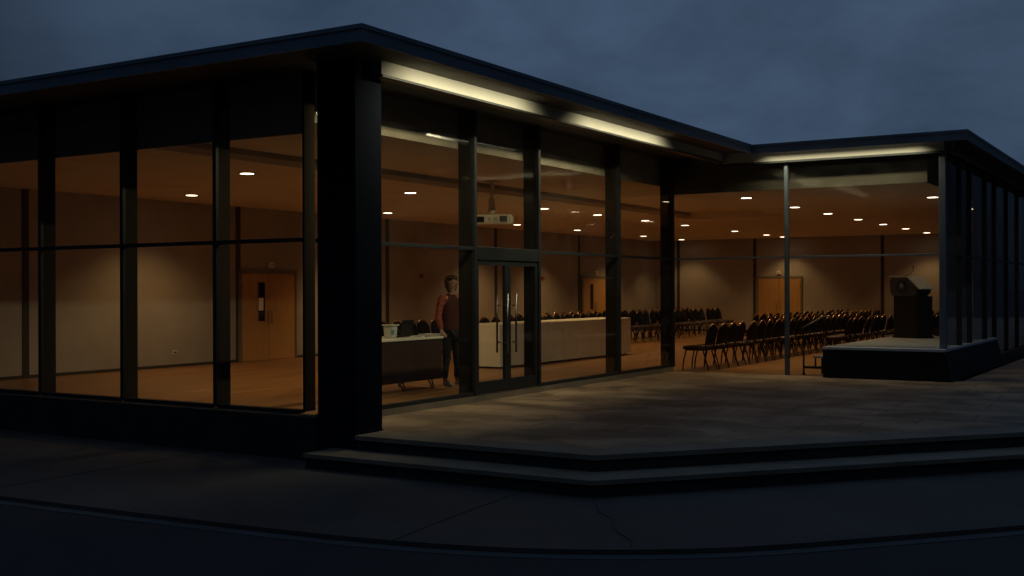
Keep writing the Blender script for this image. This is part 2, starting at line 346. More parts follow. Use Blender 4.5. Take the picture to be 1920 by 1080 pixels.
# ---------------------------------------------------------------- the pavilion
pav = thing('glass_pavilion', 'low flat-roofed glass pavilion lit from inside, with dark corner column and overhanging roof', 'building', (-8, 12, 0))
PO = Vector(pav.location)
class PM(MB):      # mesh given in world coordinates, stored relative to the pavilion's base
    def build(s, name, m, parent=pav, **k):
        s.tf(Matrix.Translation(-PO)); return MB.build(s, name, m, parent, **k)
def pbox(name, m, x0, x1, y0, y1, z0, z1, bev=0., parent=pav, **k):
    p = PM(); p.box(x0, x1, y0, y1, z0, z1, bev); return p.build(name, m, parent, **k)
# roof
RX, RY, RCY, RDX = -6.53, 8.03, 18.25, -3.15
roof_out = [(-32, RY), (RX, RY), (RX, RCY), (RDX, RCY), (RDX, 42), (-32, 42)]
p = PM(); p.prism(roof_out, 3.78, 3.835); roof = p.build('roof', MT['soffit'])
p = PM(); q = [(-31.9, RY+.05), (RX-.05, RY+.05), (RX-.05, RCY+.05), (RDX-.05, RCY+.05), (RDX-.05, 41.9), (-31.9, 41.9)]
p.prism(q, 3.8355, 3.852); p.build('roof_deck', MT['roofing'], roof)
def fascia_run(ax, ay, bx, by, nx, ny):
    # vertical sheet with a small cap flashing that stands proud
    def quad(o0, o1, z0, z1):
        xs = sorted([ax+nx*o0, ax+nx*o1, bx+nx*o0, bx+nx*o1]); ys = sorted([ay+ny*o0, ay+ny*o1, by+ny*o0, by+ny*o1])
        return xs[0], xs[-1], ys[0], ys[-1], z0, z1
    p = PM(); p.box(*quad(.002, .022, 3.70, 3.815)); p.box(*quad(.002, .036, 3.8155, 3.856)); return p.build('fascia', MT['fascia'], roof)
fascia_run(-32, RY, RX+.036, RY, 0, -1)
fascia_run(RX, RY+.001, RX, RCY-.037, 1, 0)
fascia_run(RX+.001, RCY, RDX+.036, RCY, 0, -1)
fascia_run(RDX, RCY+.001, RDX, 42, 1, 0)
# eave beams: pale boards washed by the lamps hidden behind the fascia
ebB = pbox('eave_board', MT['eave'], -7.26, -7.14, 9.10, 18.64, 3.64, 3.779)
ebC = pbox('eave_board', MT['eave'], -7.139, XD+.18, 18.57, 18.64, 3.60, 3.779)
pbox('head_trim', MT['frame'], -7.275, -7.13, 9.105, 18.55, 3.615, 3.639)
pbox('head_trim', MT['frame'], -7.125, XD+.2, 18.56, 18.63, 3.565, 3.599)
pbox('eave_board', MT['soffit'], XD+.05, XD+.17, 18.56, 41, 3.60, 3.779)
# corner column
p = PM(); p.box(-7.80, -7.30, 8.87, 9.30, -.36, 3.779, .008)
column = p.build('corner_column', MT['column'])
pbox('column_base', MT['column'], -7.806, -7.294, 8.864, 9.306, -.36, .02, .005, parent=column)
# plinths
pbox('plinth', MT['plinth'], -32, -7.805, 8.84, 9.04, -.36, .15)
pbox('plinth', MT['plinth'], XD-.04, XD+.10, 23.68, 42, -.1, .17)
pbox('plinth', MT['coping'], XB-.03, XB+.05, 9.3, 18.60, 0.001, .075)
# glazing ----------------------------------------------------------
ZG0, ZT, ZG1 = .17, 1.985, 3.775
def post(x, y, dx0, dx1, dy0, dy1, z0, z1, m, name='mullion', parent=pav): return pbox(name, m, x+dx0, x+dx1, y+dy0, y+dy1, z0, z1, .003, parent=parent)
# facade A (left), runs along x at y = YA ; fins reach inside
ax = [XB, -9.43, -10.97, -12.50, -14.05, -15.60, -17.15, -18.7, -20.2]
for i, x in enumerate(ax):
    if i == 0:
        f = pbox('mullion', MT['fin'], XB-.014, XB+.014, YA+.0, YA+.17, ZG0, ZG1, .003); continue
    f = pbox('mullion', MT['frame'], x-.026, x+.026, YA-.035, YA+.012, ZG0, ZG1, .003)
    g = pbox('fin', MT['fin'], x-.018, x+.018, YA+.0125, YA+.19, ZG0, ZG1, .002, parent=f)
for x1, x0 in zip(ax, ax[1:]):
    pbox('transom', MT['frame'], x0+.027, x1-.027 if x1 != XB else x1-.036, YA-.03, YA+.03, ZT-.022, ZT+.022, .003)
    pbox('sill', MT['frame'], x0+.027, x1-.027 if x1 != XB else x1-.036, YA-.03, YA+.06, .151, ZG0+.02, .003)
    for z0, z1 in ((ZG0+.021, ZT-.023), (ZT+.023, ZG1)):
        pbox('window_pane', MT['glass'], x0+.028, x1-.037, YA-.006, YA+.006, z0, z1)
# facade B (middle), runs along y at x = XB
by = [9.24, 12.28, 13.93, 16.50, 18.66]
for i, y in enumerate(by):
    z0 = .0765
    if i == 0: continue
    f = pbox('mullion', MT['frame'], XB-.012, XB+.05, y-.028, y+.028, z0, ZG1, .003)
    pbox('fin', MT['fin'], XB-.21, XB-.0125, y-.02, y+.02, z0, ZG1, .002, parent=f)
for i, (y0, y1) in enumerate(zip(by, by[1:])):
    if i != 1:
        pbox('sill', MT['frame'], XB-.03, XB+.04, y0+.029, y1-.029, .076, .125, .003)
        pbox('window_pane', MT['glass'], XB-.006, XB+.006, y0+.03, y1-.03, .126, ZT-.023)
        pbox('transom', MT['frame'], XB-.03, XB+.035, y0+.029, y1-.029, ZT-.022, ZT+.022, .003)
    pbox('window_pane', MT['glass'], XB-.006, XB+.006, y0+.03, y1-.03, (ZT+.023 if i != 1 else 2.016), ZG1)
# facade C
cx = [XB+.06, -6.07, XD]
def cpost(x, wd, z0=.001): return pbox('mullion', MT['post'], x-wd/2, x+wd/2, YC-.05, YC+.05, z0, ZG1, .004)
ZS = .505     # the glass stands on the stage where the stage runs through its line
cpost(-6.07, .060); cpost(XD, .10, ZS)
for (x0, x1) in ((XB+.055, -6.11), (-6.03, XD-.052)):
    pbox('transom', MT['post'], x0, x1, YC-.02, YC+.02, ZT-.016, ZT+.016, .003)
    for z0, z1 in ((.012, ZT-.017), (ZT+.017, ZG1)):
        if z0 < .1 and x1 > -4: 
            pbox('window_pane', MT['glass'], x0+.001, -5.43, YC-.006, YC+.006, z0, z1); pbox('window_pane', MT['glass'], -5.429, x1-.001, YC-.006, YC+.006, ZS, z1)
        else: pbox('window_pane', MT['glass'], x0+.001, x1-.001, YC-.006, YC+.006, z0, z1)
# facade D
dy = [YC+.06, 20.0, 20.94, 22.5, 23.6, 25.1, 26.6, 28.1, 29.6, 31.1, 32.6, 34.1, 35.6, 37.1]
for i, y in enumerate(dy):
    if i == 0: continue
    zb = ZS if y < 23.65 else .171
    f = pbox('mullion', MT['frame'], XD-.012, XD+.045, y-.03, y+.03, zb, ZG1, .003)
    pbox('fin', MT['fin'], XD-.19, XD-.0125, y-.02, y+.02, zb, ZG1, .002, parent=f)
for y0, y1 in zip(dy, dy[1:]):
    pbox('transom', MT['frame'], XD-.03, XD+.03, y0+.031, y1-.031, ZT-.018, ZT+.018, .003)
    for z0, z1 in ((ZS if y0 < 23.5 else .175, ZT-.019), (ZT+.019, ZG1)): pbox('window_pane', MT['glass'], XD-.006, XD+.006, y0+.032, y1-.032, z0, z1)
# glass double door in facade B
y0, y1 = 12.309, 13.901
pbox('door_head', MT['frame'], XB-.04, XB+.045, y0, y1, 1.845, 2.015, .004)
pbox('threshold', MT['steel'], XB-.05, XB+.05, y0, y1, .076, .092, .003)
ym = (y0+y1)/2
for k, (a, c) in enumerate(((y0+.004, ym-.004), (ym+.004, y1-.004))):
    p = PM(); X0, X1 = XB-.022, XB+.026; st = .065
    p.box(X0, X1, a, a+st, .095, 1.842); p.box(X0, X1, c-st, c, .095, 1.842)
    p.box(X0, X1, a+st+.0005, c-st-.0005, .095, .245); p.box(X0, X1, a+st+.0005, c-st-.0005, 1.775, 1.842)
    d = p.build('entrance_door', MT['frame'])
    pbox('glass_pane', MT['glass'], XB-.005, XB+.005, a+st+.001, c-st-.001, .246, 1.774, parent=d)
    hy = (c-.105) if k == 0 else (a+.105)
    for sx in (1, -1):
        xo = XB + sx*.085
        p = PM(); p.tube([(xo, hy, .60), (xo, hy, 1.40)], .015, 10)
        for z in (.74, 1.24): p.tube([(XB+sx*.027, hy, z), (xo, hy, z)], .010, 8)
        p.build('pull_handle', MT['steel'], d, smooth=True)
# interior walls with reveals
p = PM(); p.box(XW-.25, XW, YA-.1, YW, 0, 3.9); wl = p.build('back_wall', MT['wall'])
p = PM(); p.box(XW-.25, XD+.02, YW, YW+.25, 0, 3.9); wf = p.build('end_wall', MT['wall'])
for y in (11.85, 16.70, 21.6, 26.45, 31.30): pbox('wall_reveal', MT['groove'], XW+.001, XW+.018, y-.06, y+.06, .004, ZL-.002, parent=wl)
for x in (-15.9, -13.12, -8.9, -4.7): pbox('wall_reveal', MT['groove'], x-.05, x+.05, YW-.018, YW-.001, .004, ZL-.002, parent=wf)
pbox('skirting', MT['groove'], XW+.001, XW+.014, YA+.2, YW-.02, .003, .055, parent=wl)
pbox('skirting', MT['groove'], XW+.02, XD-.1, YW-.014, YW-.001, .003, .055, parent=wf)
# ceilings
def ceil(name, x0, x1, y0, y1, z): return pbox(name, MT['ceiling'], x0, x1, y0, y1, z, z+.08)
ceil('ceiling', XW, -10.8, 9.32, YW, ZL)
ceil('ceiling', -10.798, -8.40, 25.9, YW, ZL)
ceil('ceiling', -8.398, XD-.32, YC+.32, YW, ZL)
ceil('ceiling', -10.798, -8.402, 9.32, 25.9, ZH)
pbox('ceiling_step', MT['wall'], -10.83, -10.802, 9.33, 25.88, ZL+.002, ZH+.06)
pbox('ceiling_step', MT['ceiling'], -10.8, -8.42, 25.87, 25.898, ZL+.002, ZH+.06)
pbox('bulkhead', MT['wall'], XW, -8.37, 9.29, 9.318, ZL-.002, 3.779)  # wall paint instead of the dark board, brightening this unlit stretch by colour
pbox('bulkhead', mat('brightened_bulkhead_board', (.36, .32, .26), .8, var=.15), -8.395, -8.365, 9.32, YC+.28, ZH-.02, 3.779)  # paler copy of the bulkhead board, lifting the shaded strip by colour
pbox('bulkhead', MT['bulk'], -8.36, XD-.29, YC+.28, YC+.315, ZL-.002, 3.779)
pbox('bulkhead', MT['bulk'], XD-.318, XD-.29, YC+.32, YW, ZL-.002, 3.779)
# interior doors on the back walls ---------------------------------
def wall_door(base, rot, leafw, h, paper=True, panel=True, cw=2):
    # local: door plane at x=0 facing +x, width along y, built centred
    M0 = Matrix.Translation(base) @ Matrix.Rotation(rot, 4, 'Z')
    def lb(name, m, *a, parent=pav, bev=0., **k):
        p = PM(); p.box(*a, bev); p.tf(M0); return p.build(name, m, parent, **k)
    W = leafw
    p = PM()
    p.box(.019, .055, -W-.09, -W-.005, .003, h+.075); p.box(.019, .055, W+.005, W+.06, .003, h+.075); p.box(.019, .055, -W-.004, W+.004, h+.006, h+.075)
    p.tf(M0); fr = p.build('door_frame', MT['doorframe'])
    dd = None
    for s in (-1, 1):
        a, c = (-W, -.004) if s < 0 else (.004, W)
        d = lb('interior_door', MT['door'], .02, .044, a, c, .008, h, bev=.002)
        if s < 0: dd = d
        lb('hinge', MT['steel'], .045, .052, (a+.002 if s < 0 else c-.014), (a+.014 if s < 0 else c-.002), h-.32, h-.2, parent=d)
        yy = -.06 if s < 0 else .05
        p = PM(); p.tube([(.046, yy, .78), (.078, yy, .78), (.078, yy, 1.02), (.046, yy, 1.02)], .009, 8); p.tf(M0); p.build('handle', MT['steel'] if s < 0 else MT['doorframe'], d, smooth=True)
    if panel:
        y0, y1 = -W*.42, -W*.17
        v = lb('vision_panel', MT['blackglass'], .0445, .05, y0, y1, .82, 1.62, parent=dd)
        p = PM(); t = .014
        p.box(.0446, .056, y0-t, y0-.001, .82-t, 1.62+t); p.box(.0446, .056, y1+.001, y1+t, .82-t, 1.62+t); p.tf(M0); p.build('bead', MT['door'], dd)
        if paper: lb('paper_notice', MT['paper'], .0505, .053, y0+.015, y1-.045, 1.04, 1.30, parent=dd)
    return M0
wall_door((XW, 17.55, 0), 0, .78, 1.80)
wall_door((XW, 32.3, 0), 0, .80, 1.80, paper=False)
wall_door((-12.27, YW, 0), R(-90), .72, 1.80, panel=False)

# ---------------------------------------------------------------- wall fittings
def fitting(name, label, cat, loc, rz, parts, group=None):
    t = thing(name, label, cat, loc, rz, group)
    for nm, m, a, bv in parts: MB().box(*a, bv).build(nm, m, t)
    return t
sb = [('housing', MT['cream'], (.001, .07, -.07, .07, -.06, .06), .008), ('cover', MT['trim'], (.0705, .078, -.045, .045, -.035, .035), .003)]
fitting('wall_sensor', 'small cream box on the wall above the left double door', 'sensor', (XW, 17.62, 1.98), 0, sb, 'cream boxes above the interior doors')
fitting('wall_sensor', 'small cream box on the wall above the door beyond the white table', 'sensor', (XW, 32.4, 1.98), 0, sb, 'cream boxes above the interior doors')
fitting('wall_sensor', 'small cream box on the end wall above the far double doors', 'sensor', (-12.27, YW, 1.98), R(-90), sb, 'cream boxes above the interior doors')
al = [('base', MT['red'], (.001, .03, -.045, .045, -.045, .045), .01), ('sounder', MT['red'], (.0305, .09, -.032, .032, -.04, .03), .012)]
for px_y, lab in ((14.06, 'red fire alarm on the left stretch of back wall, seen beside a mullion'), (22.95, 'red fire alarm on the back wall above the standing person'), (29.0, 'red fire alarm on the back wall right of the glass door')):
    fitting('fire_alarm', lab, 'alarm', (XW, px_y, 1.80), 0, al, 'red fire alarms on the back wall')
fitting('wall_socket', 'small pale socket low on the back wall left of the double door', 'socket', (XW, 15.05, .28), 0,
        [('plate', MT['cream'], (.001, .012, -.06, .06, -.035, .035), .004), ('insert', MT['grill'], (.0125, .015, -.04, .04, -.02, .02), .001)])

# ---------------------------------------------------------------- ceiling downlights
DL = thing('downlight', '', 'downlight', (-11.88, 12.0, ZL), 0, 'round ceiling downlights')
MB().lathe([(.105, -.012), (.135, -.010), (.138, -.002), (.105, -.001)], n=24).build('trim_ring', MT['trim'], DL, smooth=True)
MB().lathe([(.0, -.0145), (.07, -.0145), (.098, -.013), (.098, -.0125), (.0, -.0125)][1:], n=24).build('lens', MT['lamp'], DL, smooth=True)
ld = bpy.data.lights.new('downlight_beam', 'SPOT'); ld.energy = LAMP_W; ld.color = LAMP_COL; ld.spot_size = R(122); ld.spot_blend = .7; ld.shadow_soft_size = .07
lo = bpy.data.objects.new('downlight_beam', ld); col.objects.link(lo); lo.parent = DL; lo.location = (0, 0, -.03)
index_children()
rows = {
    -15.40: ('row beside the back wall', [14.19, 19.83, 25.3, 28.6, 33.05, 36.1]),
    -11.88: ('second row from the back wall', [12.0, 15.94, 20.6, 23.04, 25.59, 28.09, 31.8, 34.58, 36.2]),
    -7.36: ('row above chairs behind right-hand glass', [20.31, 23.2, 25.6, 28.2, 30.7, 33.3, 36.1]),
    -4.40: ('row above the stage', [22.11, 25.85])}
stage_lamps = []; end_lamps = []; dimd = ld.copy(); dimd.energy = LAMP_W*.10; wallend = ld.copy(); wallend.energy = LAMP_W*.55; wallend.spot_size = R(108); wallend.spot_blend = .55; wallrow = ld.copy(); wallrow.energy = LAMP_W*1.6; wallrow.spot_size = R(118); wallrow.spot_blend = .8
first = True
for x, (nm, ys) in rows.items():
    for i, y in enumerate(ys):
        lab = 'round ceiling downlight, %s nearest in the %s' % (ordn(i), nm)
        if first: DL.location = (x, y, ZL); DL['label'] = lab; first = False
        else:
            d_ = dup(DL, (x, y, ZL), label=lab)
            if x == -4.40: stage_lamps.append(d_)
            if y > 35.5: end_lamps.append(d_)
for o in col.objects:        # the two lamps over the stage are dimmed
    if o.type == 'LIGHT' and o.parent in stage_lamps: o.data = dimd
    if o.type == 'LIGHT' and o.parent in end_lamps: o.data = wallend
    elif o.type == 'LIGHT' and o.parent and abs(o.parent.location.x + 15.4) < .01 and o.parent.location.y > 15: o.data = wallrow

# ---------------------------------------------------------------- eave lamps (hidden behind the fascia, washing the eave boards)
def eave_lamp(a, b_, nrm, label, k=1.):
    a, b_ = Vector(a), Vector(b_); mid = (a+b_)/2; L = (b_-a).length; d = (b_-a).normalized()
    rz = math.atan2(d.y, d.x)
    t = thing('eave_lamp', label, 'lamp', mid, rz, 'linear lamps under the roof edge')
    MB().box(-L/2, L/2, -.03, .03, .004, .028, .004).build('housing', MT['frame'], t)
    MB().tube([(-L/2+.02, 0, -.009), (L/2-.02, 0, -.009)], .011, 8).build('tube', MT['tube_on'], t)
    al = bpy.data.lights.new('eave_lamp_light', 'AREA'); al.shape = 'RECTANGLE'; al.size = L; al.size_y = .03; al.energy = EAVE_W*L*k; al.color = EAVE_COL; al.spread = R(120)
    o = bpy.data.objects.new('eave_lamp_light', al); col.objects.link(o); o.parent = t
    n = Matrix.Rotation(-rz, 3, 'Z') @ Vector(nrm)
    o.rotation_euler = Vector(n).to_track_quat('-Z', 'Y').to_euler(); o.location = Vector(n)*.034 + Vector((0, 0, -.008))
    return t
ZLAMP = 3.751
eave_lamp((-6.59, 9.45, ZLAMP), (-6.59, 11.95, ZLAMP), (-1, 0, -.9), 'long lamp tube under the roof edge beside the corner column')
eave_lamp((-6.59, 13.35, ZLAMP), (-6.59, 15.9, ZLAMP), (-1, 0, -.9), 'shorter lamp tube under the roof edge beyond the glass door')
eave_lamp((-6.38, 18.30, ZLAMP), (-3.85, 18.30, ZLAMP), (0, .5, -1), 'lamp tube under the roof edge above the right-hand glass', .45)

# ---------------------------------------------------------------- banquet chairs
def arc_pts(w, z0, z1, rtop, n=10):
    # dome outline from bottom left over the top to bottom right (y,z)
    pts = [(-w/2*.92, z0), (-w/2, z0+(z1-z0)*.45)]
    for k in range(n+1):
        a = math.pi - math.pi*k/n
        pts.append((math.cos(a)*w/2, z1 - rtop + math.sin(a)*rtop))
    pts += [(w/2, z0+(z1-z0)*.45), (w/2*.92, z0)]
    return pts
def back_x(z): return .02 + (z-.42)*.22      # the back leans away from the seat
def make_chair(label, group):
    t = thing('banquet_chair', label, 'chair', (0, 0, 0), 0, group)
    # seat: waterfall cushion, faces -x
    b = MB(); prof = [(-.40, .375), (-.405, .405), (-.39, .432), (-.34, .443), (-.2, .447), (-.03, .440), (-.005, .42), (-.01, .385), (-.2, .375)]
    b.prism([(x, z) for x, z in prof], -.205, .205, axis='y')
    bmesh.ops.bevel(b.bm, geom=[e for e in b.bm.edges if abs(e.verts[0].co.y-e.verts[1].co.y) < 1e-5], offset=.016, segments=2, affect='EDGES')
    b.build('seat', MT['seatv'], t, smooth=True)
    # backrest: domed cushion
    b = MB(); o = arc_pts(.37, .46, .815, .16)
    rings = []
    for k, (inset, dx) in enumerate(((.03, -.036), (.006, -.026), (0, -.008), (.0, .008), (.03, .014))):
        cz = .64; f = 1 - inset/.18
        rings.append([b.bm.verts.new((back_x(cz+(z-cz)*f)+dx, y*f, cz+(z-cz)*f)) for y, z in o])
    for A, B in zip(rings, rings[1:]):
        for k in range(len(o)): b.bm.faces.new((A[k], A[(k+1) % len(o)], B[(k+1) % len(o)], B[k]))
    b.bm.faces.new(rings[0]); b.bm.faces.new(rings[-1])
    b.build('backrest', MT['vinyl'], t, smooth=True)
    # tube hoop round the back
    hoop = arc_pts(.395, .40, .832, .172, 14)
    MB().tube([(back_x(z)+.004, y, z) for y, z in hoop], .0115, 8).build('back_frame', MT['dark_tube'], t, smooth=True)
    MB().tube([(back_x(z)+.004, y, z+.001) for y, z in hoop[5:14]], .0145, 8).build('top_glint', MT['glint_tube'], t, smooth=True)  # brighter length of the same hoop, its glints put into the colour
    b = MB(); b.tube([(-.36, -.17, .365), (-.02, -.17, .365), (-.02, .17, .365), (-.36, .17, .365)], .010, 8, closed=True)
    b.build('seat_frame', MT['dark_tube'], t, smooth=True)
    for s in (-1, 1):
        MB().tube([(-.345, s*.175, .365), (-.385, s*.187, .20), (-.405, s*.195, .012)], [.014, .014, .013], 8).build('leg', MT['dark_tube'], t, smooth=True)
        MB().tube([(back_x(.42)+.004, s*.182, .41), (-.012, s*.185, .34), (.05, s*.19, .15), (.095, s*.195, .012)], [.014, .014, .013, .013], 8).build('leg', MT['dark_tube'], t, smooth=True)
    return t
chair = make_chair('', 'rows of banquet chairs')
index_children()
used = [False]
def put_chair(x, y, rz, label, group):
    rz += R(random.uniform(-5, 5)); x += random.uniform(-.03, .03); y += random.uniform(-.02, .02)
    if not used[0]:
        used[0] = True; chair.location = (x, y, .002); chair.rotation_euler = (0, 0, rz); chair['label'] = label; chair['group'] = group; return
    dup(chair, (x, y, .002), rz, label, group)
def row(x0, x1, y0, y1, step, rz, where, group):
    n = int((y1-y0)/step)
    for i in range(n+1):
        y = y0 + i*step; x = x0 + (x1-x0)*i/max(1, n)
        put_chair(x, y, rz, 'banquet chair, %s from the near end of %s' % (ordn(i), where), group)
row(-7.60, -7.60, 19.04, 29.0, .50, 0, 'nearest row behind right-hand glass', 'chairs in the nearest row')
row(-8.60, -8.60, 24.9, 35.2, .50, 0, 'second row behind right-hand glass', 'chairs in the second row')
row(-9.60, -9.60, 27.0, 35.4, .50, 0, 'third row behind right-hand glass', 'chairs in the third row')
row(-6.62, -6.62, 24.3, 35.4, .50, 0, 'row left of the lectern and stage', 'chairs left of the stage')
row(-5.6, -5.6, 25.2, 35.4, .50, 0, 'row behind lectern and stage', 'chairs behind the stage')
row(-13.75, -13.75, 17.6, 35.9, .47, R(180), 'long row behind white table', 'chairs in the long row by the back wall')
row(-14.75, -14.75, 24.0, 35.6, .47, R(180), 'row closest to back wall', 'chairs in the row closest to the back wall')

# ---------------------------------------------------------------- long white table
t = thing('long_table', 'long table boxed in white cloth, standing beyond the glass door', 'table', (-11.475, 20.36, .002))
b = MB(); nx, ny = 6, 60
def ripple(u, s): return .006*math.sin(u*9+s) + .004*math.sin(u*23+2*s)
# draped skirt : top sheet plus four gently waving sides
L, Wd, H = 2.76, .375, .815
per = []
for i in range(ny): per.append((Wd, -L + 2*L*i/ny, (1, 0)))
for i in range(nx): per.append((Wd - 2*Wd*i/nx, L, (0, 1)))
for i in range(ny): per.append((-Wd, L - 2*L*i/ny, (-1, 0)))
for i in range(nx): per.append((-Wd + 2*Wd*i/nx, -L, (0, -1)))
levels = [(H, -.012), (H-.008, 0), (H*.66, .002), (H*.33, .006), (.035, .010)]
rings = []
for z, o_ in levels:
    amp = 1-z/H
    rings.append([b.bm.verts.new((x + n[0]*(o_ + ripple(y if n[0] else x, .5)*amp*1.6), y + n[1]*(o_ + ripple(x+y, 1.)*amp*1.6), z)) for x, y, n in per])
for A, B in zip(rings, rings[1:]):
    for k in range(len(per)): b.bm.faces.new((A[k], A[(k+1) % len(per)], B[(k+1) % len(per)], B[k]))
b.bm.faces.new(rings[0]); b.build('tablecloth', MT['cloth'], t, smooth=False)
MB().box(-Wd+.03, Wd-.03, -L+.03, L-.03, H-.045, H-.02).build('tabletop', MT['panel'], t)
for sx in (-1, 1):
    for sy in (-1, 0, 1): MB().tube([(sx*(Wd-.07), sy*(L-.12), 0), (sx*(Wd-.07), sy*(L-.12), H-.046)], .014, 8).build('leg', MT['dark_tube'], t, smooth=True)

# ---------------------------------------------------------------- registration desk and what lies on it
t = thing('registration_desk', 'pale-topped folding desk with a dark brown front panel beside the standing person', 'table', (-10.1, 12.95, .002))
MB().box(-.37, .37, -.95, .92, .728, .762, .006).build('desktop', MT['desk_top'], t)
MB().box(.33, .35, -.93, .90, .135, .727, .002).build('front_panel', MT['panel'], t)
MB().box(-.30, .329, .882, .90, .135, .727, .002).build('side_panel', MT['panel'], t)
for y in (-.8, -.02, .68):
    for sx in (-1, 1):
        MB().tube([(sx*.25, y, .727), (sx*.25, y, .14), (sx*.31, y+.03, .004)], .013, 8).build('leg', MT['steel'], t, smooth=True)
        MB().tube([(sx*.25, y+.09, .727), (sx*.25, y+.09, .14), (sx*.31, y+.07, .004)], .013, 8).build('leg', MT['steel'], t, smooth=True)
ZD = .7645
t = thing('plastic_tub', 'milky plastic tub with a lid standing on the desk next to the laptop', 'tub', (-10.0, 12.93, ZD))
b = MB(); b.prism([(-.075, -.085), (.075, -.085), (.075, .085), (-.075, .085)], 0, .175)
for v in b.bm.verts:
    if v.co.z < .01: v.co.x *= .82; v.co.y *= .82
bmesh.ops.bevel(b.bm, geom=b.bm.edges[:], offset=.014, segments=2, affect='EDGES'); b.build('tub_body', MT['tub'], t)
MB().box(-.088, .088, -.098, .098, .1755, .195, .006).build('lid', MT['tub'], t)
MB().box(.0765, .079, -.075, -.01, .05, .12, .001).build('blue_label', mat('blue_print', (.10, .28, .36), .5), t)
t = thing('laptop', 'open black laptop seen from behind on the pale desk', 'laptop', (-10.02, 13.30, ZD), R(8))
MB().box(-.25, -.01, -.17, .17, 0, .018, .004).build('keyboard_base', MT['plastic'], t)
sc = MB(); sc.box(-.006, .006, -.17, .17, 0, .235, .004); sc.tf(Matrix.Translation((.0, 0, .02)) @ Matrix.Rotation(R(14), 4, 'Y')); sc.build('screen', MT['plastic'], t)
t = thing('shoulder_bag', 'low black bag lying behind the laptop on the desk', 'bag', (-10.27, 13.62, ZD), R(10))
b = MB(); b.box(-.09, .09, -.15, .15, 0, .085, .03)
for v in b.bm.verts: v.co.z += .012*math.sin(v.co.y*22)*(v.co.z > .05)
b.build('bag_body', MT['plastic'], t, smooth=True)
MB().tube([(.0, -.12, .07), (.02, -.09, .16), (.02, 0, .19), (.02, .09, .15), (0, .12, .07)], .008, 6).build('strap', MT['plastic'], t, smooth=True)
def paper_stack(x, y, rz, n, label, w=.20, h=.28):
    t = thing('paper_sheets', label, 'paper', (x, y, ZD), rz, 'papers on the desk')
    b = MB()
    for i in range(n):
        a = R(random.uniform(-14, 14)); q = Matrix.Translation((random.uniform(-.02, .02), random.uniform(-.02, .02), i*.004)) @ Matrix.Rotation(a, 4, 'Z')
        m2 = MB(); m2.box(-w/2, w/2, -h/2, h/2, 0, .0025); m2.tf(q)
        tmp = bpy.data.meshes.new('tmp'); m2.bm.to_mesh(tmp); m2.bm.free(); b.bm.from_mesh(tmp); bpy.data.meshes.remove(tmp)
    b.build('sheets', MT['paper'], t)
paper_stack(-9.87, 13.58, R(20), 4, 'loose white papers on the desk front beside the laptop')
paper_stack(-9.90, 13.74, R(-12), 9, 'thicker heap of white papers under the hand of the standing person')
t = thing('marker_pen', 'short white marker lying on the desk edge right of the laptop', 'pen', (-9.78, 13.42, ZD+.009), R(70))
MB().tube([(-.05, 0, 0), (.03, 0, 0)], .008, 8).build('pen_body', MT['paper'], t, smooth=True); MB().tube([(.0305, 0, 0), (.06, 0, 0)], .009, 8).build('cap', MT['plastic'], t, smooth=True)

# ---------------------------------------------------------------- projector
t = thing('ceiling_projector', 'cream ceiling-hung projector on a bent pole above the glass door', 'projector', (-10.45, 16.35, ZH))
MB().lathe([(.10, -.02), (.12, -.004), (.10, -.001)], n=20).build('ceiling_plate', MT['trim'], t, smooth=True)
MB().tube([(0, 0, -.02), (.0, .02, -.13), (.0, -.02, -.30)], [.032, .030, .030], 10).build('pole', MT['cream'], t, smooth=True)
MB().lathe([(.05, -.56), (.07, -.50), (.055, -.42), (.045, -.30)], (0, -.02, 0), 14).build('swivel_joint', MT['cream'], t, smooth=True)
b = MB(); b.prism([(-.36, -.17), (-.30, -.21), (.30, -.21), (.36, -.15), (.36, .17), (-.36, .17)], -.74, -.585)
bmesh.ops.bevel(b.bm, geom=b.bm.edges[:], offset=.022, segments=3, affect='EDGES')
b.tf(Matrix.Rotation(R(28), 4, 'Z')); pb = b.build('projector_body', MT['cream'], t)
def prj(name, m, *a):
    q = MB(); q.box(*a, .004); q.tf(Matrix.Rotation(R(28), 4, 'Z')); return q.build(name, m, pb)
prj('lens_opening', MT['plastic'], -.25, -.12, -.216, -.2, -.715, -.62)
prj('vent_grille', MT['grill'], .14, .27, -.214, -.2, -.71, -.61)
prj('button_panel', MT['trim'], -.06, .0, -.213, -.2, -.69, -.64)
prj('control_strip', MT['trim'], .03, .11, -.213, -.2, -.70, -.63)

# ---------------------------------------------------------------- stage, steps rail and lectern
t = thing('stage', 'low stage with grey carpeted top and black skirt at the glass corner under the lectern', 'stage', (-4.45, 18.42, .002))
MB().prism([(-.95, .0), (.955, .0), (.955, 5.1), (-.95, 5.1)], .462, .500).build('stage_deck', MT['stage'], t)
b = MB(); per = []; n = 70
for i in range(n): per.append((-.94 + 1.89*i/n, .01, 0, -1))
for i in range(n): per.append((.948, .01 + 5.08*i/n, 1, 0))
for i in range(n): per.append((.948 - 1.89*i/n, 5.09, 0, 1))
for i in range(n): per.append((-.94, 5.09 - 5.08*i/n, -1, 0))
rr = []
for z, am, fl in ((.461, .002, 0), (.25, .006, .05), (.002, .010, .11)):
    rr.append([b.bm.verts.new((x + nx_*am*math.sin(i*1.7) + (fl if x > .9 and nx_ >= 0 else 0) , y+ny_*am*math.sin(i*1.7) + (fl*.5 if (ny_ > 0 or (nx_ > 0 and y > 5.0)) else 0), z)) for i, (x, y, nx_, ny_) in enumerate(per)])
for A, B in zip(rr, rr[1:]):
    for k in range(len(per)): b.bm.faces.new((A[k], A[(k+1) % len(per)], B[(k+1) % len(per)], B[k]))
b.build('skirt', MT['skirt'], t)
